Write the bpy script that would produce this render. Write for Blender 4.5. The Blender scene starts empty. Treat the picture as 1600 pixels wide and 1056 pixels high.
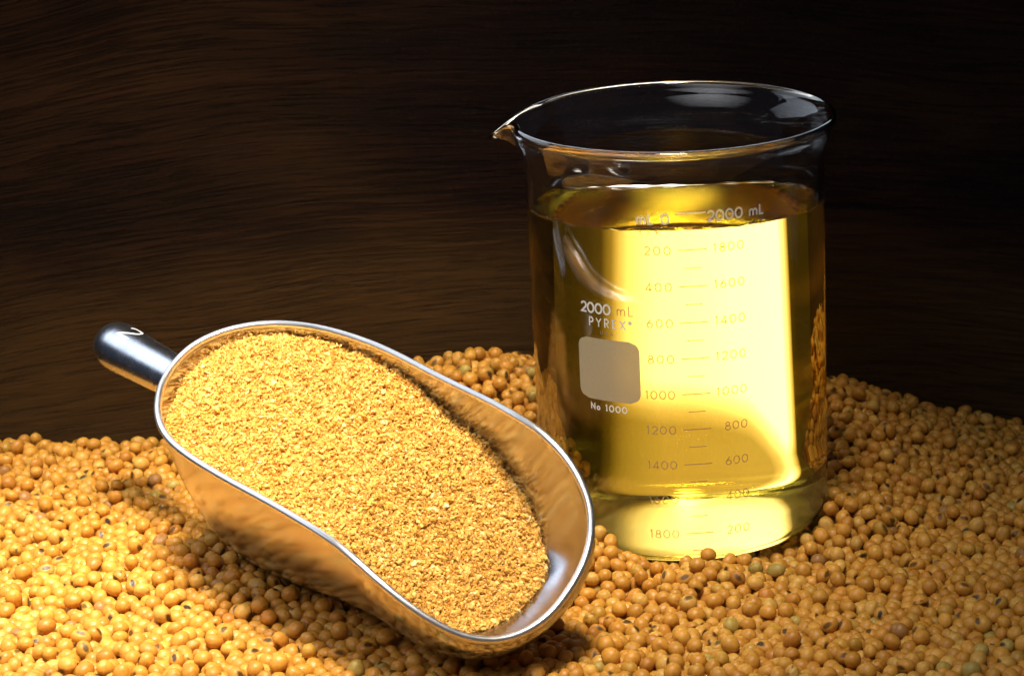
import bpy, bmesh, math, random
import numpy as np
from mathutils import Vector, Matrix
from mathutils.bvhtree import BVHTree
from mathutils.kdtree import KDTree

scene = bpy.context.scene
COL = scene.collection
rng = np.random.default_rng(11)
random.seed(11)
R = math.radians

# ------------------------------------------------------------------ camera
CAM_D, CAM_E, CAM_ROLL, F_PX = 1.1, 0.2089, -0.0292, 3807.9964
PX, PY, IW, IH = 1061.47, 500.2, 1600.0, 1056.0
TGT = Vector((0, 0, .09))
CPOS = TGT + Vector((0, -CAM_D * math.cos(CAM_E), CAM_D * math.sin(CAM_E)))
FW = (TGT - CPOS).normalized()
RT0 = Vector((1, 0, 0)); UP0 = RT0.cross(FW)
RT = math.cos(CAM_ROLL) * RT0 + math.sin(CAM_ROLL) * UP0
UP = -math.sin(CAM_ROLL) * RT0 + math.cos(CAM_ROLL) * UP0
cam_data = bpy.data.cameras.new('camera')
cam = bpy.data.objects.new('camera', cam_data); COL.objects.link(cam)
m = Matrix((RT, UP, -FW)).transposed().to_4x4(); m.translation = CPOS
cam.matrix_world = m
cam_data.sensor_width = 36
cam_data.lens = 36 * F_PX / IW
cam_data.shift_x = (IW / 2 - PX) / IW
cam_data.shift_y = (PY - IH / 2) / IW
cam_data.clip_start = .05; cam_data.clip_end = 20
cam_data.dof.use_dof = True
cam_data.dof.focus_distance = 1.03
cam_data.dof.aperture_fstop = 25
scene.camera = cam

# ------------------------------------------------------------------ world and lamps
world = bpy.data.worlds.new('World'); scene.world = world
world.use_nodes = True
bg = world.node_tree.nodes['Background']
bg.inputs['Color'].default_value = (.5, .66, 1, 1)
bg.inputs['Strength'].default_value = .045

def area(name, loc, target, sx, sy, watts, color, spread=180):
    d = bpy.data.lights.new(name, 'AREA'); d.shape = 'RECTANGLE'
    d.size = sx; d.size_y = sy; d.energy = watts; d.color = color; d.spread = R(spread)
    o = bpy.data.objects.new(name, d); COL.objects.link(o)
    o.location = loc
    o.rotation_euler = (Vector(target) - Vector(loc)).to_track_quat('-Z', 'Y').to_euler()
    return o
area('key_softbox', (-.13, -.38, .94), (-.24, -.08, 0), .38, .30, 1.72, (1, .90, .73), 31)
area('back_softbox', (-.55, .66, .74), (-.10, -.05, .05), 2.9, .45, 6.0, (.78, .87, 1), 130)
area('front_softbox', (-.67, -1.0, 1.0), (-.16, -.14, .05), 2.2, .70, 1.9, (.93, .94, 1), 58)

scene.view_settings.view_transform = 'Standard'
scene.view_settings.look = 'None'
scene.view_settings.exposure = 0
scene.view_settings.gamma = 1
cy = scene.cycles
cy.max_bounces = 28; cy.transmission_bounces = 24; cy.glossy_bounces = 8; cy.diffuse_bounces = 4
cy.transparent_max_bounces = 16; cy.volume_bounces = 0
cy.caustics_refractive = True; cy.caustics_reflective = True
cy.blur_glossy = .6
cy.sample_clamp_indirect = 120
cy.use_denoising = True

# ------------------------------------------------------------------ helpers
def tag(o, label=None, cat=None, group=None, kind=None):
    if label: o['label'] = label
    if cat: o['category'] = cat
    if group: o['group'] = group
    if kind: o['kind'] = kind
    return o

def link(name, me, mat=None, parent=None):
    o = bpy.data.objects.new(name, me); COL.objects.link(o)
    if mat is not None and not me.materials: me.materials.append(mat)
    if parent is not None: o.parent = parent
    return o

def mesh(name, V, Fc, smooth=True):
    me = bpy.data.meshes.new(name)
    me.from_pydata([tuple(map(float, v)) for v in V], [], [tuple(map(int, f)) for f in Fc])
    if smooth: me.polygons.foreach_set('use_smooth', [True] * len(me.polygons))
    me.update(); return me

def tri_mesh(name, V, T, smooth=True):
    """big triangle mesh straight from numpy arrays"""
    me = bpy.data.meshes.new(name)
    V = np.ascontiguousarray(V, np.float32); T = np.ascontiguousarray(T, np.int32)
    me.vertices.add(len(V)); me.vertices.foreach_set('co', V.ravel())
    me.loops.add(T.size); me.loops.foreach_set('vertex_index', T.ravel())
    me.polygons.add(len(T))
    me.polygons.foreach_set('loop_start', np.arange(0, T.size, 3, dtype=np.int32))
    me.polygons.foreach_set('use_smooth', np.full(len(T), smooth))
    me.update(calc_edges=True); me.validate(); return me

def attr_vec(me, name, A):
    a = me.attributes.new(name, 'FLOAT_VECTOR', 'POINT')
    a.data.foreach_set('vector', np.ascontiguousarray(A, np.float32).ravel())

def ico(sub):
    bm = bmesh.new(); bmesh.ops.create_icosphere(bm, subdivisions=sub, radius=1)
    bm.verts.ensure_lookup_table()
    V = np.array([v.co[:] for v in bm.verts]); T = np.array([[v.index for v in f.verts] for f in bm.faces])
    bm.free(); return V, T

def grid_faces(rows, n, closed=True):
    out = []
    for a in range(rows - 1):
        for b in range(n if closed else n - 1):
            i = a * n + b; j = a * n + (b + 1) % n
            out.append((i, j, j + n, i + n))
    return out

def lathe(prof, n):
    """closed-by-caps lathe about z; prof = (r, h), r==0 gives a pole"""
    V, rows = [], []
    for r, h in prof:
        if r == 0: rows.append([len(V)]); V.append((0, 0, h))
        else:
            rows.append(list(range(len(V), len(V) + n)))
            for k in range(n):
                a = 2 * math.pi * k / n; V.append((r * math.cos(a), r * math.sin(a), h))
    Fc = []
    for A, B in zip(rows, rows[1:]):
        for k in range(n):
            k2 = (k + 1) % n
            if len(A) == 1 and len(B) == 1: continue
            if len(A) == 1: Fc.append((A[0], B[k2], B[k]))
            elif len(B) == 1: Fc.append((A[k], A[k2], B[0]))
            else: Fc.append((A[k], A[k2], B[k2], B[k]))
    return np.array(V), Fc

class NT:
    def __init__(s, name):
        s.m = bpy.data.materials.new(name); s.m.use_nodes = True
        s.t = s.m.node_tree; s.t.nodes.clear()
        s.out = s.t.nodes.new('ShaderNodeOutputMaterial')
    def n(s, typ, inp=None, **kw):
        x = s.t.nodes.new(typ)
        for k, v in kw.items(): setattr(x, k, v)
        for k, v in (inp or {}).items(): s.set(x, k, v)
        return x
    def set(s, x, k, v):
        if isinstance(v, bpy.types.NodeSocket): s.t.links.new(v, x.inputs[k])
        else: x.inputs[k].default_value = v
    def mth(s, op, a, b=None, c=None, clamp=False):
        x = s.n('ShaderNodeMath', operation=op, use_clamp=clamp); s.set(x, 0, a)
        if b is not None: s.set(x, 1, b)
        if c is not None: s.set(x, 2, c)
        return x.outputs[0]
    def ramp(s, fac, stops, interp='LINEAR'):
        x = s.n('ShaderNodeValToRGB'); s.set(x, 'Fac', fac); cr = x.color_ramp; cr.interpolation = interp
        while len(cr.elements) < len(stops): cr.elements.new(.5)
        for e, (p, c) in zip(cr.elements, stops): e.position = p; e.color = (*c, 1) if len(c) == 3 else c
        return x.outputs[0]
    def noise(s, vec, scale, detail=4, rough=.55, dist=0, dim='3D'):
        x = s.n('ShaderNodeTexNoise', {'Scale': scale, 'Detail': detail, 'Roughness': rough, 'Distortion': dist})
        s.set(x, 'Vector', vec); return x.outputs['Fac']
    def mix(s, fac, a, b, mode='MIX'):
        x = s.n('ShaderNodeMix', data_type='RGBA', blend_type=mode)
        s.set(x, 0, fac); s.set(x, 6, a); s.set(x, 7, b); return x.outputs[2]
    def bump(s, h, strength, dist):
        return s.n('ShaderNodeBump', {'Strength': strength, 'Distance': dist, 'Height': h}).outputs[0]
    def mapping(s, vec, scale=(1, 1, 1), rot=(0, 0, 0), loc=(0, 0, 0)):
        return s.n('ShaderNodeMapping', {'Vector': vec, 'Scale': scale, 'Rotation': rot, 'Location': loc}).outputs[0]
    def surf(s, sh): s.t.links.new(sh, s.out.inputs['Surface']); return s.m

# ------------------------------------------------------------------ materials
def mat_wood():
    t = NT('dark_wood'); co = t.n('ShaderNodeTexCoord').outputs['Object']
    warp = t.noise(t.mapping(co, (3.2, 3.2, 4.5)), 1, 2, .5)
    warp2 = t.noise(t.mapping(co, (7, 7, 13), loc=(3, 1, 2)), 1, 2, .5)
    sep = t.n('ShaderNodeSeparateXYZ', {'Vector': co})
    xo = t.mth('ADD', sep.outputs[0], .08)
    z = t.mth('ADD', sep.outputs[2], t.mth('MULTIPLY', t.mth('MULTIPLY', xo, xo), .32))          # flat-sawn arch of the grain
    z = t.mth('ADD', z, t.mth('MULTIPLY', t.mth('SUBTRACT', warp, .5), .034))
    z = t.mth('ADD', z, t.mth('MULTIPLY', t.mth('SUBTRACT', warp2, .5), .007))
    v = t.n('ShaderNodeCombineXYZ', {'X': sep.outputs[0], 'Y': sep.outputs[1], 'Z': z}).outputs[0]
    fine = t.noise(t.mapping(v, (18, 18, 900)), 1, 5, .7)
    fibre = t.noise(t.mapping(v, (34, 34, 560)), 1, 5, .7)
    band = t.noise(t.mapping(v, (2.2, 2.2, 30)), 1, 4, .6)
    patch = t.noise(t.mapping(v, (5, 5, 11), loc=(7, 2, 1)), 1, 3, .5)
    g = t.mth('ADD', t.mth('MULTIPLY', band, .62), t.mth('ADD', t.mth('MULTIPLY', fine, .18), t.mth('MULTIPLY', fibre, .22)))
    c = t.ramp(g, [(.36, (.0024, .0010, .0006)), (.45, (.0080, .0024, .0011)), (.54, (.019, .0055, .0021)), (.66, (.048, .0145, .0047))])
    c = t.mix(t.mth('MULTIPLY', t.ramp(patch, [(.45, (0, 0, 0)), (.62, (1, 1, 1))]), .55), c, (.050, .022, .0050, 1))
    # open pores and checks: short black streaks, thick in some areas and absent in others
    streak = t.noise(t.mapping(v, (24, 24, 620), loc=(4, 4, 4)), 1, 5, .7)
    area_ = t.noise(t.mapping(co, (3, 3, 7), loc=(2, 0, 6)), 1, 3, .55)
    sm = t.mth('SUBTRACT', streak, t.mth('MULTIPLY', t.ramp(area_, [(.40, (0, 0, 0)), (.60, (1, 1, 1))]), .10))
    sm = t.ramp(sm, [(.34, (1, 1, 1)), (.47, (0, 0, 0))])
    c = t.mix(t.mth('MULTIPLY', sm, .55), c, (.0012, .0008, .0006, 1))
    crack = t.noise(t.mapping(v, (7, 7, 120), loc=(1, 5, 3)), 1, 6, .6)
    cm = t.ramp(crack, [(.30, (1, 1, 1)), (.35, (0, 0, 0))])
    c = t.mix(cm, c, (.001, .0008, .0006, 1))
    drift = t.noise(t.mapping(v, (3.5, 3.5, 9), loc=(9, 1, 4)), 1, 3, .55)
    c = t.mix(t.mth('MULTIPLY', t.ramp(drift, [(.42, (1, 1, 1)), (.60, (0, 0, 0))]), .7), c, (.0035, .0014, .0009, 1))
    c = t.mix(t.ramp(t.mth('ADD', t.mth('MULTIPLY', t.mth('SUBTRACT', z, .115), -9), t.mth('MULTIPLY', drift, .8)), [(.40, (0, 0, 0)), (.75, (.75, .75, .75))]), c, t.mix(t.mth('ADD', fibre, -.1), (.030, .014, .0035, 1), (.105, .054, .012, 1)))    # warm bounce light from the beans, painted low on the board
    speck = t.noise(co, 700, 2, .6)
    c = t.mix(t.mth('MULTIPLY', t.ramp(speck, [(.55, (0, 0, 0)), (.75, (1, 1, 1))]), .5), c, (.036, .015, .007, 1))
    h = t.mth('SUBTRACT', t.mth('ADD', t.mth('MULTIPLY', fine, .3), t.mth('MULTIPLY', fibre, .5)), t.mth('ADD', t.mth('MULTIPLY', cm, 1.2), t.mth('MULTIPLY', sm, .6)))
    b = t.n('ShaderNodeBsdfPrincipled', {'Base Color': c, 'Roughness': .75, 'Specular IOR Level': .12, 'Normal': t.bump(h, .8, .0012)})
    return t.surf(b.outputs[0])

def mat_bean():
    t = NT('soybean_skin')
    loc = t.n('ShaderNodeAttribute', attribute_name='bean_loc').outputs['Vector']
    tint = t.n('ShaderNodeAttribute', attribute_name='bean_tint').outputs['Vector']      # colour
    ex = t.n('ShaderNodeAttribute', attribute_name='bean_eye').outputs['Vector']        # eye strength, seed, blotch
    e = t.n('ShaderNodeSeparateXYZ', {'Vector': ex})
    off = t.n('ShaderNodeVectorMath', {0: loc}, operation='ADD')
    sv = t.n('ShaderNodeCombineXYZ', {'X': e.outputs[1], 'Y': e.outputs[1], 'Z': e.outputs[1]}).outputs[0]
    t.set(off, 1, sv); lo = off.outputs[0]
    n1 = t.noise(lo, 2.2, 4, .6); n2 = t.noise(lo, 9, 3, .6)
    c = t.mix(t.ramp(n1, [(.35, (0, 0, 0)), (.72, (1, 1, 1))]), tint, t.mix(1, tint, (.82, .68, .50, 1), 'MULTIPLY'))
    c = t.mix(t.mth('MULTIPLY', n2, .25), c, (.66, .31, .045, 1))
    p = t.n('ShaderNodeSeparateXYZ', {'Vector': loc})
    dx = t.mth('MULTIPLY', t.mth('ADD', p.outputs[0], t.mth('MULTIPLY', t.mth('SUBTRACT', n2, .5), .55)), 1.5)
    dz = t.mth('MULTIPLY', t.mth('ADD', p.outputs[2], t.mth('MULTIPLY', t.mth('SUBTRACT', n1, .5), .40)), 2.4)
    d = t.mth('SQRT', t.mth('ADD', t.mth('MULTIPLY', dx, dx), t.mth('MULTIPLY', dz, dz)))
    front = t.mth('GREATER_THAN', p.outputs[1], 0.0)
    eye = t.mth('MULTIPLY', t.ramp(d, [(.55, (1, 1, 1)), (1.0, (0, 0, 0))]), front)
    core = t.mth('MULTIPLY', t.ramp(d, [(.12, (1, 1, 1)), (.3, (0, 0, 0))]), front)
    c = t.mix(t.mth('MULTIPLY', eye, e.outputs[0]), c, (.022, .014, .008, 1))
    c = t.mix(t.mth('MULTIPLY', core, .12), c, (.40, .24, .10, 1))
    bl = t.mth('MULTIPLY', t.ramp(n1, [(.55, (0, 0, 0)), (.63, (1, 1, 1))]), e.outputs[2])
    c = t.mix(bl, c, (.10, .065, .030, 1))
    seam = t.ramp(t.mth('ABSOLUTE', p.outputs[2]), [(.0, (1, 1, 1)), (.05, (0, 0, 0))])
    h = t.mth('SUBTRACT', t.mth('ADD', n1, t.mth('MULTIPLY', n2, .35)), t.mth('MULTIPLY', t.mth('MULTIPLY', eye, .8), 1))
    b = t.n('ShaderNodeBsdfPrincipled', {'Base Color': c, 'Roughness': .34, 'Specular IOR Level': .34,
            'Subsurface Weight': 0.0, 'Normal': t.bump(h, .35, .0006)})
    return t.surf(b.outputs[0])

def mat_meal(name, stops):
    t = NT(name)
    tint = t.n('ShaderNodeAttribute', attribute_name='tint').outputs['Vector']
    x = t.n('ShaderNodeSeparateXYZ', {'Vector': tint}).outputs[0]
    c = t.ramp(x, stops)
    b = t.n('ShaderNodeBsdfPrincipled', {'Base Color': c, 'Roughness': .7, 'Specular IOR Level': .25})
    return t.surf(b.outputs[0])

def mat_metal(name, base, rough, bump_s=.12, scratch=True):
    t = NT(name); co = t.n('ShaderNodeTexCoord').outputs['Object']
    n1 = t.noise(co, 90, 4, .6); n2 = t.noise(co, 900, 3, .6); n3 = t.noise(t.mapping(co, (25, 900, 900)), 1, 3, .6)
    pit = t.noise(co, 420, 2, .5)
    ro = t.mth('ADD', rough, t.mth('MULTIPLY', t.mth('SUBTRACT', n1, .5), .16))
    ro = t.mth('ADD', ro, t.mth('MULTIPLY', t.mth('SUBTRACT', n3, .5), .10))
    h = t.mth('ADD', t.mth('MULTIPLY', n1, .9), t.mth('ADD', t.mth('MULTIPLY', n2, .10), t.mth('MULTIPLY', t.ramp(pit, [(.70, (0, 0, 0)), (.74, (1, 1, 1))]), .35)))
    c = t.mix(t.mth('MULTIPLY', n1, .35), base, tuple(v * .82 for v in base[:3]) + (1,))
    b = t.n('ShaderNodeBsdfPrincipled', {'Base Color': c, 'Metallic': 1.0, 'Roughness': ro, 'Normal': t.bump(h, bump_s, .0008)})
    return t.surf(b.outputs[0])

def mat_glass(name='clear_glass', rough=0.0):
    t = NT(name)
    b = t.n('ShaderNodeBsdfPrincipled', {'Base Color': (.985, .99, .985, 1), 'Roughness': rough, 'IOR': 1.474, 'Transmission Weight': 1.0})
    return t.surf(b.outputs[0])

def mat_oil():
    t = NT('soybean_oil')
    b = t.n('ShaderNodeBsdfPrincipled', {'Base Color': (1, 1, 1, 1), 'Roughness': 0.0, 'IOR': 1.472, 'Transmission Weight': 1.0})
    dens = 18.0; sig = (.8, 2.2, 12.5)
    v = t.n('ShaderNodeVolumeAbsorption', {'Color': tuple(1 - s / dens for s in sig) + (1,), 'Density': dens})
    t.t.links.new(v.outputs[0], t.out.inputs['Volume'])
    return t.surf(b.outputs[0])

def mat_enamel(name, see, thru, lo=(.66, .62, .54), hi=(.82, .79, .72)):
    """fired print: scatters white, lets the golden part of the light behind it through"""
    t = NT(name); co = t.n('ShaderNodeTexCoord').outputs['Object']
    n = t.noise(co, 1500, 3, .6)
    c = t.ramp(n, [(.3, lo), (.7, hi)])
    d = t.n('ShaderNodeBsdfDiffuse', {'Color': c}); tr = t.n('ShaderNodeBsdfTranslucent', {'Color': (.80, .66, .36, 1)})
    x = t.n('ShaderNodeMixShader', {0: thru}); t.set(x, 1, d.outputs[0]); t.set(x, 2, tr.outputs[0])
    tp = t.n('ShaderNodeBsdfTransparent', {'Color': (.72, .55, .13, 1)}); y = t.n('ShaderNodeMixShader', {0: see})
    t.set(y, 1, x.outputs[0]); t.set(y, 2, tp.outputs[0])
    return t.surf(y.outputs[0])

def mat_plain(name, color, rough=.6, spec=.3):
    t = NT(name); co = t.n('ShaderNodeTexCoord').outputs['Object']
    n = t.noise(co, 120, 4, .6)
    c = t.mix(n, color, tuple(v * .8 for v in color[:3]) + (1,))
    b = t.n('ShaderNodeBsdfPrincipled', {'Base Color': c, 'Roughness': rough, 'Specular IOR Level': spec})
    return t.surf(b.outputs[0])

def mat_glow_face(name, color, strength):
    # panel face: the oil's bright patch and its falloff painted into the emission
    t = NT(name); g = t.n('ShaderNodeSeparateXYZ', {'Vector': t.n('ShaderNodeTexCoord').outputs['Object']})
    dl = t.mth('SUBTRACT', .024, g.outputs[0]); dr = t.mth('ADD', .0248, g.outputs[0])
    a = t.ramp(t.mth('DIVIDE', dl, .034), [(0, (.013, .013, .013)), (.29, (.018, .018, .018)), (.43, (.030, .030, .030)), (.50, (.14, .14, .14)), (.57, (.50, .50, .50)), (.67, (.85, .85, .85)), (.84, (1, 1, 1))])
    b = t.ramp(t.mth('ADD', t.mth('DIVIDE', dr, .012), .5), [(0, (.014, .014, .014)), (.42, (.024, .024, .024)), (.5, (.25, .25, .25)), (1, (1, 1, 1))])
    # painted glow: full above a slanting line, warm and weak below it
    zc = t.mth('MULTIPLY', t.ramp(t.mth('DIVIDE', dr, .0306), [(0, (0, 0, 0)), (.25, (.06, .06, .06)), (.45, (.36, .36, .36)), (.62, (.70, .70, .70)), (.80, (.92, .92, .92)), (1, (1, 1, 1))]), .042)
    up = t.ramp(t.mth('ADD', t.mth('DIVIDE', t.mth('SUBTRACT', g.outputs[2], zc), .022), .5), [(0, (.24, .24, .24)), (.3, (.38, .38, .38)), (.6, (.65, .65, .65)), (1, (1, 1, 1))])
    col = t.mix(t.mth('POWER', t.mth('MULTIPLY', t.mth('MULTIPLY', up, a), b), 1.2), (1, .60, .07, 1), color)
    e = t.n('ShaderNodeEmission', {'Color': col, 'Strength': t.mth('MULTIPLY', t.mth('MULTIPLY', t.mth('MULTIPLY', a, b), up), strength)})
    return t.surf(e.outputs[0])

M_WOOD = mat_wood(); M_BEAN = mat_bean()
M_GLASS = mat_glass(); M_GROUND = mat_glass('scuffed_glass_underside', .30); M_OIL = mat_oil(); M_PRINT = mat_enamel('thin_white_print', .70, .40); M_PATCH = mat_enamel('white_enamel_patch', .12, .40, (.70, .58, .37), (.78, .66, .43)); M_BOLD = mat_enamel('bold_white_print', .05, .12, (.80, .78, .74), (.88, .86, .82))
M_ALU = mat_metal('scuffed_aluminium', (.50, .50, .53, 1), .18, .05)
M_RIM = mat_metal('polished_aluminium_edge', (.93, .93, .93, 1), .34, .05)
M_HANDLE = mat_metal('worn_aluminium_handle', (.72, .76, .84, 1), .25, .10)
M_SCRATCH = mat_plain('scratched_bright_metal', (.85, .85, .86, 1), .5, .5)

# ------------------------------------------------------------------ setting
WALL_Y = .135
def slab(name, x0, x1, y0, y1, z0, z1, mat):
    bm = bmesh.new(); bmesh.ops.create_cube(bm, size=1)
    for v in bm.verts:
        v.co = ((x0 + x1) / 2 + v.co.x * (x1 - x0), (y0 + y1) / 2 + v.co.y * (y1 - y0), (z0 + z1) / 2 + v.co.z * (z1 - z0))
    bmesh.ops.bevel(bm, geom=bm.edges[:], offset=.002, segments=2, affect='EDGES')
    me = bpy.data.meshes.new(name); bm.to_mesh(me); bm.free()
    return link(name, me, mat)
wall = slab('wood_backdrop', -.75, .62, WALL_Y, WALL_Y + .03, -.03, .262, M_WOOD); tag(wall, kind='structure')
table = slab('table_top', -.75, .62, -.42, WALL_Y - .001, -.06, -.031, M_WOOD); tag(table, kind='structure')

# ------------------------------------------------------------------ beaker
BM = Matrix.Rotation(.0988, 4, 'X') @ Matrix.Rotation(-.0003, 4, 'Y')
beaker = bpy.data.objects.new('glass_beaker', None); COL.objects.link(beaker); beaker.matrix_world = BM
tag(beaker, 'large clear glass measuring beaker with white volume marks, half sunk in the soybeans', 'beaker')
RO, RI, HB = .0655, .0632, .1853
prof = [(0, 0), (.03, 0), (.052, 0), (.0575, .0006), (.0615, .0025), (.0642, .0062), (.0653, .0105), (RO, .016),
        (RO, .05), (RO, .10), (RO, .150), (RO, .160), (.0657, .1655), (.0662, .1700), (.0671, .1740), (.0684, .1776), (.0697, .1804),
        (.0707, .1821), (.0713, .1836), (.0712, .1852), (.0705, .1862), (.0694, .1866), (.0684, .1861), (.0676, .1847),
        (.0668, .1822), (.0659, .1792), (.0649, .1755), (.0641, .1712), (.0636, .1665), (.0633, .161), (RI, .155),
        (RI, .10), (RI, .05), (RI, .0168), (.0629, .0112), (.0618, .0072), (.0595, .0044), (.0560, .0029), (.050, .0024), (.03, .0022), (0, .0022)]
NSEG = 192
V, Fc = lathe(prof, NSEG)
SP = math.pi - .17
for i in range(len(V)):
    x, y, h = V[i]; r = math.hypot(x, y)
    if r < .04 or h < .150: continue
    a = math.atan2(y, x); d = (a - SP + math.pi) % (2 * math.pi) - math.pi
    w = max(0, min(1, (h - .160) / .0255)); w = w ** 1.7
    b = math.exp(-(abs(d) / .125) ** 1.5)
    side = -.10 * (math.exp(-((abs(d) - .32) / .12) ** 2))
    rr = r + (.0126 * b + .012 * side) * w
    V[i] = (rr * math.cos(a), rr * math.sin(a), h - .0105 * b * w ** 1.5)
body = link('glass_body', mesh('glass_body', V, Fc), M_GLASS, beaker)
body.data.materials.append(M_GROUND)
for f_ in body.data.polygons:
    if f_.center.z < .0014 and math.hypot(f_.center.x, f_.center.y) < .0600: f_.material_index = 1

# oil: follows the inside of the glass, tipped slightly off level, with a small meniscus
ZL = .1463
oil_prof = [(0, .0020), (.03, .0020), (.050, .0022), (.0562, .0027), (.0597, .0042), (.0620, .0070), (.0631, .0111), (.06335, .0168), (.06335, .06), (.06335, .10), (.06335, .130)]
V, rows = [], []
NO = 160
M3 = BM.to_3x3()
for r, h in oil_prof[1:]:
    rows.append(len(V))
    for k in range(NO):
        a = 2 * math.pi * k / NO; V.append((r * math.cos(a), r * math.sin(a), h))
def men(a, dist):
    wob = 1 + .35 * math.sin(7 * a + 1) + .25 * math.sin(17 * a) + .2 * math.sin(31 * a + 2)
    return .0016 * wob * math.exp(-dist / .0014)
for r, dz in ((.06335, -.004), (.06335, -.0006), (.06335, 0)):
    rows.append(len(V))
    for k in range(NO):
        a = 2 * math.pi * k / NO; x, y = r * math.cos(a), r * math.sin(a)
        V.append((x, y, (ZL - M3[2][0] * x - (M3[2][1] - .036) * y) / M3[2][2] + men(a, 0) + dz))
for r in (.0628, .0620, .0610, .0595, .0575, .050, .030):
    rows.append(len(V))
    for k in range(NO):
        a = 2 * math.pi * k / NO; x, y = r * math.cos(a), r * math.sin(a)
        V.append((x, y, (ZL - M3[2][0] * x - (M3[2][1] - .036) * y) / M3[2][2] + men(a, .06335 - r)))
Fc = grid_faces(len(rows), NO)
Fc.append(tuple(reversed(range(NO))))
Fc.append(tuple(range(rows[-1], rows[-1] + NO)))
oil = link('golden_oil', mesh('golden_oil', V, Fc), M_OIL); oil.matrix_world = BM
tag(oil, 'clear golden yellow oil filling most of the glass beaker', 'oil')

# markings: thin strokes wrapped on the glass
def arc(cx, cy, rx, ry, a0, a1, n=14):
    return [(cx + rx * math.cos(R(a0 + (a1 - a0) * k / n)), cy + ry * math.sin(R(a0 + (a1 - a0) * k / n))) for k in range(n + 1)]
def glyph(ch):
    """(advance, strokes) with cap height 1"""
    if ch == '0': return .86, [arc(.38, .5, .34, .46, 90, 450, 26)]
    if ch == '1': return .48, [[(.06, .80), (.24, .96), (.24, 0)]]
    if ch == '2': return .72, [arc(.32, .68, .27, .28, 170, -38, 14) + [(.05, .04), (.62, .04)]]
    if ch == '4': return .78, [[(.50, 0), (.50, .96), (.03, .24), (.70, .24)]]
    if ch == '5': return .70, [[(.56, .96), (.20, .96), (.13, .56)] + arc(.29, .33, .29, .29, 120, -140, 14)]
    if ch == '6': return .76, [[(.46, .97), (.09, .44)], arc(.34, .31, .30, .28, 0, 360, 22)]
    if ch == '8': return .74, [arc(.34, .73, .22, .22, 0, 360, 20), arc(.34, .27, .29, .25, 0, 360, 22)]
    if ch == 'm': return .98, [[(.06, 0), (.06, .62)], [(.06, .34)] + arc(.24, .42, .18, .19, 170, 0, 8) + [(.42, 0)], [(.42, .34)] + arc(.62, .42, .19, .19, 170, 0, 8) + [(.81, 0)]]
    if ch == 'L': return .58, [[(.08, .97), (.08, .04), (.50, .04)]]
    if ch == 'P': return .62, [[(.08, 0), (.08, .96), (.30, .96)] + arc(.30, .70, .24, .26, 90, -90, 10) + [(.08, .44)]]
    if ch == 'Y': return .70, [[(.02, .96), (.33, .48), (.64, .96)], [(.33, .48), (.33, 0)]]
    if ch == 'R': return .66, [[(.08, 0), (.08, .96), (.30, .96)] + arc(.30, .71, .24, .25, 90, -90, 10) + [(.08, .46)], [(.28, .46), (.56, 0)]]
    if ch == 'E': return .60, [[(.50, .96), (.08, .96), (.08, .04), (.50, .04)], [(.08, .52), (.44, .52)]]
    if ch == 'X': return .72, [[(.05, .97), (.62, 0)], [(.62, .97), (.05, 0)]]
    if ch == 'N': return .84, [[(.08, 0), (.08, .96), (.70, .04), (.70, 1)]]
    if ch == 'o': return .66, [arc(.30, .30, .24, .26, 0, 360, 18)]
    if ch == 'U': return .78, [[(.08, .97), (.08, .34)] + arc(.36, .34, .28, .30, 180, 360, 10) + [(.64, .97)]]
    if ch == 'S': return .62, [arc(.30, .73, .20, .23, 30, 265, 10) + arc(.30, .26, .23, .24, 85, -160, 10)]
    if ch == 'A': return .80, [[(.03, 0), (.38, .98), (.73, 0)], [(.16, .30), (.60, .30)]]
    if ch == '%': return .86, [arc(.20, .74, .15, .19, 0, 360, 12), arc(.60, .24, .15, .19, 0, 360, 12), [(.62, .97), (.16, 0)]]
    if ch == '+': return .70, [[(.06, .55), (.54, .55)], [(.30, .82), (.30, .28)], [(.06, .06), (.54, .06)]]
    if ch == '*': return .40, [arc(.16, .78, .14, .14, 0, 360, 14), [(.16, .72), (.16, .84)]]
    return .45, []
def ribbon(pts, w, V, Fc):
    P = [Vector(p) for p in pts]
    closed = (P[0] - P[-1]).length < 1e-4
    if closed: P = P[:-1]
    # subdivide long runs so they follow the round glass
    Q = []
    n = len(P)
    for i in range(n if closed else n - 1):
        a, b = P[i], P[(i + 1) % n]; k = max(1, int((b - a).length / .0012))
        for j in range(k): Q.append(a.lerp(b, j / k))
    if not closed: Q.append(P[-1])
    P = Q; n = len(P); base = len(V)
    for i in range(n):
        a = P[i - 1] if (closed or i > 0) else None; c = P[(i + 1) % n] if (closed or i < n - 1) else None
        d1 = (P[i] - a).normalized() if a is not None else None; d2 = (c - P[i]).normalized() if c is not None else None
        d1 = d1 or d2; d2 = d2 or d1
        nm = Vector((-(d1 + d2).y, (d1 + d2).x))
        if nm.length < 1e-6: nm = Vector((-d1.y, d1.x))
        nm.normalize(); k = max(.45, nm.dot(Vector((-d1.y, d1.x))))
        o = nm * (w / 2 / k)
        V.append((P[i] + o)[:]); V.append((P[i] - o)[:])
    for i in range(n if closed else n - 1):
        j = (i + 1) % n
        Fc.append((base + 2 * i, base + 2 * i + 1, base + 2 * j + 1, base + 2 * j))
def wrap(V):
    rad = RO + .00008
    return [(rad * math.sin(u / RO), -rad * math.cos(u / RO), h) for u, h in V]
def text_len(s, cap, track): return sum(glyph(c)[0] for c in s) * cap + track * (len(s) - 1)
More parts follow.
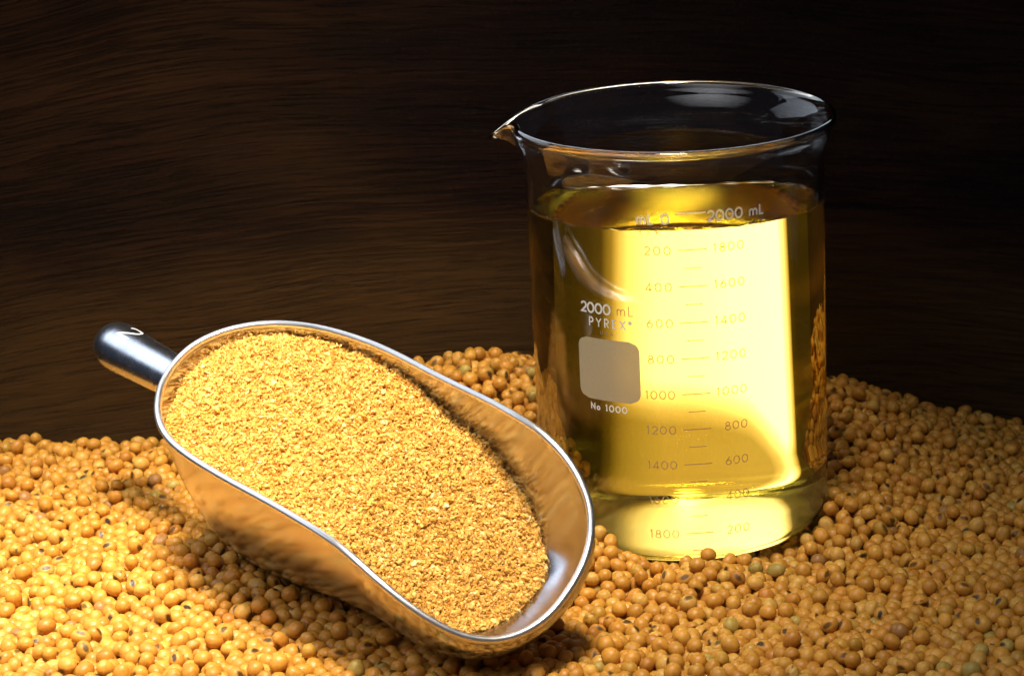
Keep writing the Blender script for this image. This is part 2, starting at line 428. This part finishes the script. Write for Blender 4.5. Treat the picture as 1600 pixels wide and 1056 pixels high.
def marking(name, strokes, w):
    mt = M_BOLD if w > .5 * .001 else M_PRINT
    w *= (1.38 if w > .54 * .001 else 1.15) if w > .5 * .001 else 1.36
    V, Fc = [], []
    for s in strokes: ribbon(s, w, V, Fc)
    return link(name, mesh(name, wrap(V), Fc, False), mt, beaker)
def text(name, s, u, h, cap, w, u1=None, right=False):
    tr = 0
    if u1 is not None and len(s) > 1: tr = ((u1 - u) - text_len(s, cap, 0)) / (len(s) - 1)
    if right: u = u - text_len(s, cap, tr)
    st = []
    for c in s:
        adv, S = glyph(c)
        for q in S: st.append([((u + x * cap), (h + y * cap)) for x, y in q])
        u += adv * cap + tr
    return marking(name, st, w)
mm = .001
text('graduation_number', 'mL 0', -16.9*mm, 154.9*mm, 4.5*mm, .62*mm, -2.6*mm)
text('graduation_number', '2000 mL', 13.0*mm, 155.4*mm, 4.5*mm, .62*mm, 39.0*mm)
text('tolerance_mark', '+5%', -16.0*mm, 150.4*mm, 2.3*mm, .28*mm, -7.4*mm)
text('tolerance_mark', '+5%', 29.2*mm, 150.9*mm, 2.3*mm, .28*mm, 38.2*mm)
marking('graduation_line', [[(-.2*mm, 159.4*mm), (12.2*mm, 159.4*mm)]], .55*mm)
for k in range(9):
    h = (143.6 - 15.87 * k) * mm; v = 200 * (k + 1)
    marking('graduation_line', [[(.3*mm, h), (12.3*mm, h)]], .42*mm)
    marking('graduation_line', [[(2.8*mm, h - 7.9*mm), (10.1*mm, h - 7.9*mm)]], .36*mm)
    ls = str(v)
    text('graduation_number', ls, (-13.8 if v < 1000 else -15.5)*mm, h - 2.0*mm, 3.75*mm, .42*mm, -2.4*mm)
    rv = 2000 - v; rs = str(rv)
    text('graduation_number', rs, (15.1 if rv >= 1000 else 18.4)*mm, h - 1.7*mm, 3.75*mm, .42*mm, 29.0*mm)
text('capacity_lettering', '2000', -44.8*mm, 114.1*mm, 4.5*mm, .62*mm, -29.6*mm)
text('capacity_lettering', 'mL', -27.0*mm, 114.3*mm, 4.5*mm, .42*mm, -19.3*mm)
text('brand_lettering', 'PYREX*', -40.9*mm, 108.3*mm, 3.9*mm, .505*mm, -20.2*mm)
text('origin_lettering', 'USA', -35.3*mm, 105.0*mm, 1.7*mm, .24*mm, -29.0*mm)
text('number_lettering', 'No 1000', -41.6*mm, 70.7*mm, 2.9*mm, .505*mm, -23.6*mm)
# rounded square writing patch
u0, u1_, h0, h1, rc = -47.2*mm, -17.4*mm, 75.4*mm, 103.0*mm, 4.6*mm
NP = 22
V, Fc = [], []
for j in range(NP + 1):
    h = h0 + (h1 - h0) * j / NP
    dh = max(0, rc - (h - h0), rc - (h1 - h)); ins = rc - math.sqrt(max(0, rc * rc - dh * dh))
    for i in range(NP + 1):
        V.append((u0 + ins + (u1_ - u0 - 2 * ins) * i / NP, h))
for j in range(NP):
    for i in range(NP):
        a = j * (NP + 1) + i; Fc.append((a, a + 1, a + NP + 2, a + NP + 1))
link('writing_patch', mesh('writing_patch', wrap(V), Fc, False), M_PATCH, beaker)

# ------------------------------------------------------------------ glow panel added behind the beaker to brighten the oil
panel = bpy.data.objects.new('added_glow_panel', None); COL.objects.link(panel)
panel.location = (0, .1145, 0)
tag(panel, 'glowing panel added behind the beaker to brighten the oil, standing in the beans', 'added glow panel')
CUT = [(-54, 132), (40, 132), (40, -11), (-54, -11)]
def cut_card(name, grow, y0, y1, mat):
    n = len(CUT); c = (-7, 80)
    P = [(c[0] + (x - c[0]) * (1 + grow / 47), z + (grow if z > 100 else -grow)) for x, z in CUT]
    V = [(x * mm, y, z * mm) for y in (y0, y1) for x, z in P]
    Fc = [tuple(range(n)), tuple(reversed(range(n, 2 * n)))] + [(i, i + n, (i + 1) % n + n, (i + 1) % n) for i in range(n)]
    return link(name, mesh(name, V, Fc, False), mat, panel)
M_PANEL_BACK = mat_plain('black_panel_back', (.012, .012, .012, 1), .6, .2)
M_GLOW = mat_glow_face('painted_glow_face', (1, .97, .90, 1), 4.0)
cut_card('panel_back', .35, .0007, .005, M_PANEL_BACK)
cut_card('glow_face', 0, -.0008, .0006, M_GLOW)

# ------------------------------------------------------------------ scoop
SR = Matrix(((0.66161113, 0.73196873, -0.16276513), (-0.73249332, 0.58446106, -0.34908281), (-0.16038782, 0.35018144, 0.92284815)))
SM = SR.to_4x4(); SM.translation = (-.13506631, -.1266502, .07449029)
SL = .22693
RIM = [(114.33,.08,-39.44),(112.35,11.81,-37.32),(108.88,22.96,-34.21),(104.1,32.71,-29.03),(97.77,39.77,-21.61),(89.46,43.6,-13.78),(79.66,45.29,-6.93),(68.53,45.76,-2.32),(56.57,46.03,-.73),(44.48,46.49,-.53),(32.39,46.69,-.51),(20.29,46.59,-.59),(8.19,46.43,-.66),(-3.9,46.39,-.59),(-16.0,46.41,-.4),(-28.1,46.24,-.17),(-40.18,45.66,.03),(-52.21,44.46,.1),(-64.17,42.61,.16),(-75.94,39.86,.19),(-87.36,35.89,.18),(-98.03,30.22,.29),(-106.91,22.09,.54),(-112.43,11.42,1.03),(-113.88,-.52,1.04),(-111.21,-12.19,-.18),(-104.54,-22.17,-.84),(-95.38,-30.04,-.37),(-85.29,-36.69,-.11),(-74.32,-41.72,-.51),(-62.6,-44.61,-.85),(-50.58,-45.94,-.77),(-38.5,-46.54,-.49),(-26.41,-46.74,-.16),(-14.31,-46.66,.18),(-2.22,-46.42,.51),(9.87,-46.15,.8),(21.96,-45.96,1.0),(34.06,-45.87,1.09),(46.16,-45.85,.98),(58.22,-45.91,.2),(69.89,-45.79,-2.85),(80.44,-44.67,-8.61),(89.88,-42.23,-15.75),(98.43,-38.29,-23.33),(105.88,-32.32,-30.71),(111.35,-23.33,-36.51),(114.1,-11.97,-39.4)]
def catmull(P, n):
    N = len(P); out = []
    for i in range(N):
        a, b, c, d = P[i - 1], P[i], P[(i + 1) % N], P[(i + 2) % N]
        for k in range(n):
            t = k / n; out.append(.5 * ((2 * b) + (c - a) * t + (2 * a - 5 * b + 4 * c - d) * t * t + (3 * b - a - 3 * c + d) * t ** 3))
    return np.array(out)
rimL = catmull(np.array(RIM) * mm, 4)
def bowl(rl, n, d0=.078, d1=.054, xb=.03, e1=.5, e2=.9, xf=.05):
    out = []
    for k in range(n + 1):
        # denser steps near the rim
        s = (k / n) ** 1.25 * math.pi / 2
        xs = np.clip(rl[:, 0], -SL / 2 + xb, SL / 2 - xf); u = xs / SL + .5
        t = np.clip((u - .2) / .6, 0, 1); zb = -d0 + (d0 - d1) * t * t * (3 - 2 * t)
        S = np.stack([xs, 0 * xs, zb], -1); c, d = max(0, math.cos(s)) ** e1, math.sin(s) ** e2
        P = np.empty_like(rl); P[:, :2] = S[:, :2] + (rl[:, :2] - S[:, :2]) * c; P[:, 2] = rl[:, 2] - (rl[:, 2] - S[:, 2]) * d
        out.append(P)
    return np.array(out)
scoop = bpy.data.objects.new('metal_scoop', None); COL.objects.link(scoop); scoop.matrix_world = SM
tag(scoop, 'shiny aluminium hand scoop lying tilted in the soybeans, heaped with coarse yellow meal', 'scoop')
NB_ = 30
Bin = bowl(rimL, NB_); nR = len(rimL)
TH = .0016
# outward normals
def grid_normals(G):
    du = np.roll(G, -1, 1) - np.roll(G, 1, 1); dv = np.gradient(G, axis=0)
    n = np.cross(du, dv); n /= np.linalg.norm(n, axis=2)[..., None] + 1e-12; return n
Nn = grid_normals(Bin)
ctr = Bin.mean((0, 1)) + np.array([0, 0, .03])
if ((Bin[3] - ctr) * Nn[3]).sum() < 0: Nn = -Nn
Nn[-1] = (0, 0, -1); Nn[-2] = Nn[-2] * .3 + np.array([0, 0, -.7]); Nn[-2] /= np.linalg.norm(Nn[-2], axis=1)[:, None]
Bout = Bin + Nn * TH
rows = [Bin[k] for k in range(NB_, -1, -1)] + [Bout[k] for k in range(NB_ + 1)]
V = np.concatenate(rows); Fc = grid_faces(len(rows), nR)
bowl_o = link('bowl', mesh('bowl', V, Fc), M_ALU, scoop)
bm = bmesh.new(); bm.from_mesh(bowl_o.data); bmesh.ops.remove_doubles(bm, verts=bm.verts[:], dist=1e-5)
bmesh.ops.recalc_face_normals(bm, faces=bm.faces[:]); bm.to_mesh(bowl_o.data); bm.free()
for p_ in bowl_o.data.polygons: p_.use_smooth = True
# rolled bright edge
mid = (Bin[0] + Bout[0]) / 2; V = []; NS = 12
tn = np.roll(mid, -1, 0) - np.roll(mid, 1, 0); tn /= np.linalg.norm(tn, axis=1)[:, None]
for i in range(nR):
    a = Nn[0][i]; b = np.cross(tn[i], a); b /= np.linalg.norm(b)
    for k in range(NS):
        th = 2 * math.pi * k / NS; V.append(mid[i] + (a * math.cos(th) + b * math.sin(th)) * .0016)
Fc = []
for i in range(nR):
    for k in range(NS):
        j = (i + 1) % nR; Fc.append((i * NS + k, j * NS + k, j * NS + (k + 1) % NS, i * NS + (k + 1) % NS))
link('rim', mesh('rim', V, Fc), M_RIM, scoop)
# handle
HA, HL, HZ = -.0266, .1015, -.02623
hp = [(0, -.004), (.0085, -.004), (.0094, .006), (.0096, .03), (.0103, .052), (.0110, .070), (.0114, .080), (.01135, .0835), (.0109, .0870), (.0098, .0900), (.0078, .0922), (.0045, .0936), (0, .0941)]
V, Fc = lathe(hp, 40)
ax = Vector((-math.cos(HA), 0, math.sin(HA)))
HM = Matrix.Translation((-SL / 2 + .002, 0, HZ)) @ ax.to_track_quat('Z', 'X').to_matrix().to_4x4()
hd = link('handle', mesh('handle', V, Fc), M_HANDLE, scoop); hd.matrix_local = HM
# the numeral scratched into the handle, wrapped on its upper side
HMW = SM @ HM
Hi = HMW.inverted().to_3x3()
to_cam = (Hi @ (CPOS - HMW @ Vector((0, 0, .09)))); up_l = Hi @ Vector((0, 0, 1))
th0 = math.atan2(up_l.y, up_l.x); thc = math.atan2(to_cam.y, to_cam.x)
dth = (thc - th0 + math.pi) % (2 * math.pi) - math.pi
sgn = 1 if dth > 0 else -1
thm = thc - sgn * R(52)
V2, F2 = [], []
for q in glyph('2')[1]: ribbon([(x * .0165, y * .0100) for x, y in q], .0011, V2, F2)
# the digit reads along the handle, its top away from the camera
V3 = []
for x, y in V2:
    zz = .0765 - x; rr = np.interp(zz, [.052, .070, .080], [.0103, .0110, .0114]) + .00012
    th = thm - sgn * (y - .005) / .0108
    V3.append((rr * math.cos(th), rr * math.sin(th), zz))
link('engraved_number', mesh('engraved_number', V3, F2, False), M_SCRATCH, hd)

# ------------------------------------------------------------------ meal heaped in the scoop
MB = [(-93.9,-31.0,-10.6),(-105.6,-20.8,-12.4),(-110.6,-13.1,-11.3),(-113.2,-5.3,-9.2),(-113.8,3.2,-7.7),(-112.2,12.0,-7.0),(-107.5,21.2,-6.3),(-99.1,29.4,-6.1),(-89.4,35.0,-5.6),(-76.5,39.7,-5.8),(-62.2,42.9,-7.0),(-46.4,45.0,-7.5),(-29.8,46.1,-8.7),(-15.4,46.2,-11.6),(-5.7,46.0,-15.9),(6.6,45.6,-19.2),(18.9,45.4,-21.7),(29.0,45.0,-24.5),(39.2,43.4,-30.8),(49.2,41.1,-35.9),(58.4,38.3,-40.6),(67.2,34.6,-45.7),(74.7,29.3,-50.2),(80.8,23.8,-52.4),(84.4,16.7,-53.3),(86.8,7.2,-53.6),(87.5,-1.7,-53.7),(85.1,-11.2,-53.7),(80.6,-17.7,-52.6),
      (78,-26,-45),(71,-34,-33),(62,-39.5,-20),(50,-43.2,-10),(36,-44.8,-5),(20,-45.2,-4),(0,-45.4,-4.2),(-20,-45.8,-4.5),(-40,-45.6,-5),(-60,-44.1,-5.5),(-78,-39.6,-6.5),(-87,-35,-8.5)]
mbl = catmull(np.array(MB) * mm, 5)
nm_ = len(mbl)
wup = np.array((SR.transposed() @ Vector((0, 0, 1)))[:])
far = mbl[mbl[:, 1] > 0]; near = mbl[mbl[:, 1] <= 0]
far = far[np.argsort(far[:, 0])]; near = near[np.argsort(near[:, 0])]
cx = np.clip(mbl[:, 0], -.082, .018)
fz, fy = np.interp(cx, far[:, 0], far[:, 2]), np.interp(cx, far[:, 0], far[:, 1])
nz, ny = np.interp(cx, near[:, 0], near[:, 2]), np.interp(cx, near[:, 0], near[:, 1])
Sx = np.stack([cx, (fy + ny) / 2, (fz + nz) / 2], -1)
def meal_pt(i, t):
    """i = boundary index array, t = 0 centre .. 1 edge"""
    B, S = mbl[i], Sx[i]
    h = .0060 * (1 - t ** 2.6)
    return S + (B - S) * t[:, None] + wup * h[:, None]
NT_ = 26
ii = np.arange(nm_)
rows = [meal_pt(ii, np.full(nm_, t)) for t in np.linspace(0, 1, NT_)]
rows.append(rows[-1] - wup * .004 + (Sx - mbl) * .02)
V = np.concatenate(rows)
from mathutils import noise as mnoise
for r_ in range(len(V)): V[r_] += wup * (mnoise.noise(Vector(V[r_]) * 90) * .0012 + mnoise.noise(Vector(V[r_]) * 260) * .0011 - .0006)
Fq = np.array(grid_faces(len(rows), nm_)); T = np.concatenate([Fq[:, [0, 1, 2]], Fq[:, [0, 2, 3]]])
meal_stops = [(0, (.42, .180, .026)), (.25, (.61, .31, .048)), (.6, (.73, .405, .078)), (.88, (.82, .54, .17)), (1, (.88, .69, .36))]
M_MEAL = mat_meal('soybean_meal', meal_stops)
Vs, Ts, Cs = [V], [T], [np.full(len(V), .15)]; base = len(V)
# flakes
w = np.linalg.norm(mbl - Sx, axis=1); wi = np.linalg.norm(np.roll(mbl, -1, 0) - mbl, axis=1) * w; wi /= wi.sum()
def scatter(n, shp, tri, smin, smax, lift):
    global base
    i = rng.choice(nm_, n, p=wi); u = rng.random(n); t = np.where(np.abs(mbl[i, 0] - Sx[i, 0]) > .003, np.sqrt(u), u)
    P = meal_pt(i, t); Pn = meal_pt((i + 1) % nm_, t); P = P + (Pn - P) * rng.random((n, 1))
    P += wup * (rng.normal(0, .0005, n) + lift)[:, None]
    for r_ in range(n): P[r_] += wup * (mnoise.noise(Vector(P[r_]) * 90) * .0012 + mnoise.noise(Vector(P[r_]) * 260) * .0013)
    sz = smin + (smax - smin) * rng.random(n) ** 2.2
    sc = np.stack([sz * rng.uniform(.8, 1.5, n), sz * rng.uniform(.6, 1.1, n), sz * rng.uniform(.35, .8, n)], -1)
    q = rng.normal(size=(n, 4)); q /= np.linalg.norm(q, axis=1)[:, None]
    a, b, c, d = q.T
    Rm = np.stack([1-2*(c*c+d*d), 2*(b*c-a*d), 2*(b*d+a*c), 2*(b*c+a*d), 1-2*(b*b+d*d), 2*(c*d-a*b), 2*(b*d-a*c), 2*(c*d+a*b), 1-2*(b*b+c*c)], -1).reshape(-1, 3, 3)
    U = shp[None] * (1 + rng.normal(0, .20, (n, len(shp), 1)))
    U = np.einsum('nij,nvj->nvi', Rm, U * sc[:, None, :]) + P[:, None, :]
    Vs.append(U.reshape(-1, 3)); Ts.append((tri[None] + (np.arange(n) * len(shp))[:, None, None] + base).reshape(-1, 3))
    Cs.append(np.repeat(np.clip(rng.beta(2.4, 2.0, n), 0, 1), len(shp))); base += n * len(shp)
iv, it = ico(1)
ov = np.array([(1,0,0),(-1,0,0),(0,1,0),(0,-1,0),(0,0,1),(0,0,-1)], float)
ot = np.array([(0,2,4),(2,1,4),(1,3,4),(3,0,4),(2,0,5),(1,2,5),(3,1,5),(0,3,5)])
scatter(17500, iv, it, .00048, .00135, .0001)
scatter(24000, ov, ot, .00030, .00070, .0003)
me = tri_mesh('soybean_meal', np.concatenate(Vs), np.concatenate(Ts), False)
Cv = np.concatenate(Cs); attr_vec(me, 'tint', np.stack([Cv, Cv, Cv], -1))
meal = link('soybean_meal', me, M_MEAL); meal.matrix_world = SM
tag(meal, 'coarse golden yellow soybean meal heaped in the metal scoop', 'meal', kind='stuff')

# ------------------------------------------------------------------ soybeans
def smooth(a, b, x):
    t = np.clip((x - a) / (b - a), 0, 1); return t * t * (3 - 2 * t)
def top(x, y):
    """height of the bean heap"""
    h = .001 + 0 * x
    h += .005 * smooth(-.02, -.20, x)                                   # a little higher to the left
    b = smooth(-.03, .125, y)
    wallh = np.interp(x, [-.36, -.28, -.21, -.165, -.125, -.10, -.070, -.032, -.014, -.0075, -.001, .006, .03, .055, .08, .125, .17, .22],
                         [.0185, .0160, .0150, .030, .0535, .0575, .054, .004, .004, .005, .006, .008, .024, .038, .038, .0225, .0120, .008])
    h = h * (1 - b) + wallh * b
    h += .022 * smooth(.055, .0, np.hypot(x + .060, y + .068)) + .007 * smooth(.050, .0, np.hypot(x - .005, y + .088)) + .014 * smooth(.05, .0, np.hypot(x - .072, y + .02))
    hill = smooth(.075, .0, np.hypot((x + .19) / 1.5, (y + .075) / 1.0)); h += .010 * hill
    return h
def in_beaker(P, rr):
    L = (np.array(BM.to_3x3().transposed()) @ P.T).T
    return (np.hypot(L[:, 0], L[:, 1]) < RO + rr) & (L[:, 2] > -rr), L
outer_me = [tuple(SM @ Vector(v)) for v in Bout.reshape(-1, 3)]
bvh_s = BVHTree.FromPolygons(outer_me, grid_faces(NB_ + 1, nR))
rimW = np.array([tuple(SM @ Vector(v)) for v in Bout[0]])
DM = .0068
pts = []
dx, dy = DM * 1.02, DM * 1.02 * .866
for k in range(3):
    ys = np.arange(-.275, WALL_Y - .0036, dy)
    for r_, y in enumerate(ys):
        f = (y + .275) / .41
        xa, xb = -.29 - .09 * f, .145 + .075 * f
        xs = np.arange(xa, xb, dx) + (r_ % 2) * dx / 2 + (k % 3) * dx / 3
        P = np.stack([xs, np.full_like(xs, y + (k % 2) * dy * .6), np.full_like(xs, k)], -1); pts.append(P)
P = np.concatenate(pts); lay = P[:, 2].copy()
P[:, :2] += rng.normal(0, .0011, (len(P), 2))
floor_off = 2.15 * DM * .86 + DM / 2
rad = np.clip(rng.normal(.00336, .00021, len(P)), .0028, .0039)
P[:, 2] = top(P[:, 0], P[:, 1]) - floor_off + lay * DM * .86 + rng.random(len(P)) * .0015
def scoop_dist(p):
    c, n, i_, d = bvh_s.find_nearest(Vector(p), .03)
    if c is None: return None
    return c, n, (Vector(p) - c).dot(n)
# which way do the BVH normals point?
c_, n_, _, _ = bvh_s.find_nearest(SM @ Vector((0, 0, -.2)), 1.0); FLIP = 1 if (SM @ Vector((0, 0, -.2)) - c_).dot(n_) > 0 else -1
def inside_scoop(p, r):
    v = SM.inverted() @ Vector(p)
    if abs(v.x) > .13 or abs(v.y) > .065 or v.z > .02 or v.z < -.1: return False
    s = scoop_dist(p)
    if s is None: return False
    return s[2] * FLIP < r * .55
keep = ~in_beaker(P, .002)[0]
keep &= np.array([not inside_scoop(p, r) for p, r in zip(P, rad)])
keep &= P[:, 1] < WALL_Y - .003
keep &= (lay < 2) | (rng.random(len(P)) < .80)
P, rad, lay = P[keep], rad[keep], lay[keep]
N = len(P)
spos = np.array(SM.translation)
def pairs(P):
    kd = KDTree(len(P))
    for i, p in enumerate(P): kd.insert(p, i)
    kd.balance(); a, b = [], []
    for i, p in enumerate(P):
        for _, j, _ in kd.find_range(p, .0088):
            if j > i: a.append(i); b.append(j)
    return np.array(a), np.array(b)
for it_ in range(72):
    if it_ % 9 == 0: A_, B_ = pairs(P)
    P[:, 2] -= .00030 if it_ < 45 else .00004
    D = P[B_] - P[A_]; L = np.linalg.norm(D, axis=1) + 1e-9; ov_ = (rad[A_] + rad[B_]) * .985 - L
    k = ov_ > 0; d = D[k] / L[k][:, None] * (ov_[k] * .5)[:, None] * .75
    acc = np.zeros_like(P); cnt = np.zeros(N)
    for c in range(3):
        acc[:, c] += np.bincount(B_[k], d[:, c], N) - np.bincount(A_[k], d[:, c], N)
    cnt = np.bincount(B_[k], minlength=N) + np.bincount(A_[k], minlength=N)
    P += acc / np.maximum(1, cnt * .45)[:, None]
    fl = top(P[:, 0], P[:, 1]) - floor_off
    P[:, 2] = np.maximum(P[:, 2], fl); P[:, 1] = np.minimum(P[:, 1], WALL_Y - rad * .98)
    ins, L = in_beaker(P, .0035)
    rr = np.hypot(L[:, 0], L[:, 1]); side = ins & (L[:, 2] > 0)
    if side.any():
        f = (RO + .0035) / np.maximum(rr[side], 1e-6); L[side, 0] *= f; L[side, 1] *= f
        P[side] = (np.array(BM.to_3x3()) @ L[side].T).T
    if it_ % 4 == 3:
        nearS = np.where((np.abs(P[:, 0] - spos[0]) < .14) & (np.abs(P[:, 1] - spos[1]) < .14))[0]
        for i in nearS:
            s = scoop_dist(P[i])
            if s is None: continue
            dd = s[2] * FLIP
            if -.004 < dd < rad[i]:
                v = SM.inverted() @ Vector(P[i])
                P[i] = np.array(Vector(P[i]) + s[1] * FLIP * (rad[i] - dd))
# drop any that were squeezed out of the heap or through the metal
keep = (P[:, 2] < top(P[:, 0], P[:, 1]) + .010)
keep &= ~in_beaker(P, -.001)[0]
keep &= np.array([not inside_scoop(p, r * .3) for p, r in zip(P, rad)])
P, rad = P[keep], rad[keep]; N = len(P)
# how much of each bean the camera sees
rel = P - np.array(CPOS); zc = rel @ np.array(FW)
sx = (PX + F_PX * (rel @ np.array(RT)) / zc) * 1024 / IW; sy = (PY - F_PX * (rel @ np.array(UP)) / zc) * 1024 / IW
sr = rad / zc * F_PX * 1024 / IW
buf = np.full((675, 1024), -1, np.int32)
for i in np.argsort(-zc):
    r = sr[i]; xa, xb, ya, yb = int(max(0, sx[i] - r)), int(min(1023, sx[i] + r)), int(max(0, sy[i] - r)), int(min(674, sy[i] + r))
    if xa >= xb or ya >= yb: continue
    yy, xx = np.ogrid[ya:yb + 1, xa:xb + 1]; mk = (xx - sx[i]) ** 2 + (yy - sy[i]) ** 2 < r * r
    buf[ya:yb + 1, xa:xb + 1][mk] = i
vis = np.bincount(buf[buf >= 0].ravel(), minlength=N)
for i in np.where(vis > 0)[0]:
    d = Vector(P[i]) - CPOS; L = d.length
    if bvh_s.ray_cast(CPOS, d / L, L - rad[i])[0] is not None: vis[i] = 0
order = np.argsort(-vis); solo = order[:300]
# look of each bean
tints = np.array([(.60, .290, .042), (.64, .330, .053), (.56, .252, .033), (.66, .390, .082), (.50, .205, .030), (.54, .300, .042)])
kind = rng.choice(8, N, p=[.38, .22, .19, .08, .055, .05, .013, .012])
tint = tints[np.minimum(kind, 5)].copy()
tint[kind == 6] = (.42, .33, .08); tint[kind == 7] = (.34, .17, .055)
tint *= rng.uniform(.80, 1.05, (N, 1))
eye = np.where(rng.random(N) < .55, rng.uniform(.75, 1, N), rng.uniform(0, .22, N))
blotch = np.where(rng.random(N) < .04, rng.uniform(.5, 1, N), 0)
asp = np.stack([rng.uniform(1.0, 1.16, N), rng.uniform(.92, 1.0, N), rng.uniform(.84, .97, N)], -1)
q = rng.normal(size=(N, 4)); q /= np.linalg.norm(q, axis=1)[:, None]
a, b, c, d = q.T
RM = np.stack([1-2*(c*c+d*d), 2*(b*c-a*d), 2*(b*d+a*c), 2*(b*c+a*d), 1-2*(b*b+d*d), 2*(c*d-a*b), 2*(b*d-a*c), 2*(c*d+a*b), 1-2*(b*b+c*c)], -1).reshape(-1, 3, 3)
seed = rng.random(N) * 40
def bean_verts(i, shp):
    """outline of one bean: an egg with a flattened, slightly dented eye side"""
    u = shp.copy(); k = np.exp(-((shp[:, 0] / .55) ** 2 + (shp[:, 2] / .30) ** 2)) * (shp[:, 1] > 0)
    u[:, 1] -= .10 * k
    u *= 1 + .03 * np.sin(shp[:, [0]] * 3 + seed[i]) + .02 * np.cos(shp[:, [2]] * 4 + seed[i] * 2)
    return (u * asp[i] * rad[i] * 1.02) @ RM[i].T
hi_v, hi_t = ico(3); lo_v, lo_t = ico(2)
def put_attrs(me, loc, tn, ey):
    attr_vec(me, 'bean_loc', loc); attr_vec(me, 'bean_tint', tn); attr_vec(me, 'bean_eye', ey)
solo_set = set(int(i) for i in solo)
Vs, Ts, Ls, Cs, Es = [], [], [], [], []; base = 0
for i in range(N):
    if i in solo_set: continue
    s, t = (hi_v, hi_t) if vis[i] > 14 else (lo_v, lo_t)
    Vs.append(bean_verts(i, s) + P[i]); Ts.append(t + base); base += len(s)
    Ls.append(s); Cs.append(np.repeat(tint[[i]], len(s), 0)); Es.append(np.repeat([[eye[i], seed[i], blotch[i]]], len(s), 0))
me = tri_mesh('soybean_heap', np.concatenate(Vs), np.concatenate(Ts))
put_attrs(me, np.concatenate(Ls), np.concatenate(Cs), np.concatenate(Es))
heap = link('soybean_heap', me, M_BEAN)
tag(heap, 'bed of many small loose golden soybeans spread round the scoop and beaker', 'soybeans', kind='stuff')
LOOK = {0: 'golden', 1: 'golden', 2: 'golden', 3: 'pale yellow', 4: 'brownish', 5: 'golden', 6: 'greenish', 7: 'brown'}
ORD = ['leftmost', 'second', 'third', 'fourth', 'fifth', 'sixth', 'seventh', 'eighth', 'ninth', 'tenth', 'eleventh', 'twelfth', 'thirteenth', 'fourteenth', 'fifteenth', 'sixteenth', 'seventeenth', 'eighteenth', 'nineteenth', 'twentieth', 'twenty-first', 'twenty-second', 'twenty-third']
info = []
for i in solo:
    look = LOOK[int(kind[i])]; x, y = sx[i] / 1024 * IW, sy[i] / 1024 * IW
    if eye[i] > .7 and (RM[i] @ np.array([0, 1, 0])) @ (np.array(CPOS) - P[i]) / zc[i] > .5: look = 'dark-eyed ' + look
    elif blotch[i] > 0: look = 'blotched ' + look
    size = 'large ' if rad[i] > .00350 else 'small ' if rad[i] < .00325 else ''
    zone = ('left of the scoop' if x < 330 and y < 860 else 'at lower left' if x < 260 else 'below the scoop' if x < 620
            else 'under the scoop tip' if x < 900 else 'before the beaker' if x < 1120 else 'right of the beaker' if x < 1360 else 'at lower right')
    row = 'at the bottom edge' if y > 1026 else 'near the bottom edge' if y > 985 else 'midway up the bed' if y > 930 else 'higher up the bed'
    info.append((i, look, size, zone, row, x))
from collections import defaultdict
cells = defaultdict(list)
for r_ in info: cells[r_[1:5]].append((r_[5], r_[0]))
for (look, size, zone, row), L in cells.items():
    L.sort()
    for k, (x, i) in enumerate(L):
        me = tri_mesh('soybean', bean_verts(i, hi_v), hi_t)
        n = len(hi_v)
        put_attrs(me, hi_v, np.repeat(tint[[i]], n, 0), np.repeat([[eye[i], seed[i], blotch[i]]], n, 0))
        o = link('soybean', me, M_BEAN); o.location = P[i]
        head = f'{size}{look} soybean {row} {zone}'
        if len(L) > 1: head += ', leftmost' if k == 0 else ', rightmost' if k == len(L) - 1 else f', {ORD[min(k, 22)]} from left'
        tag(o, head, 'soybean', 'loose soybeans in the bed')
print('beans', N, 'visible', int((vis > 0).sum()), 'tris', sum(len(o.data.polygons) for o in scene.objects if o.type == 'MESH'))
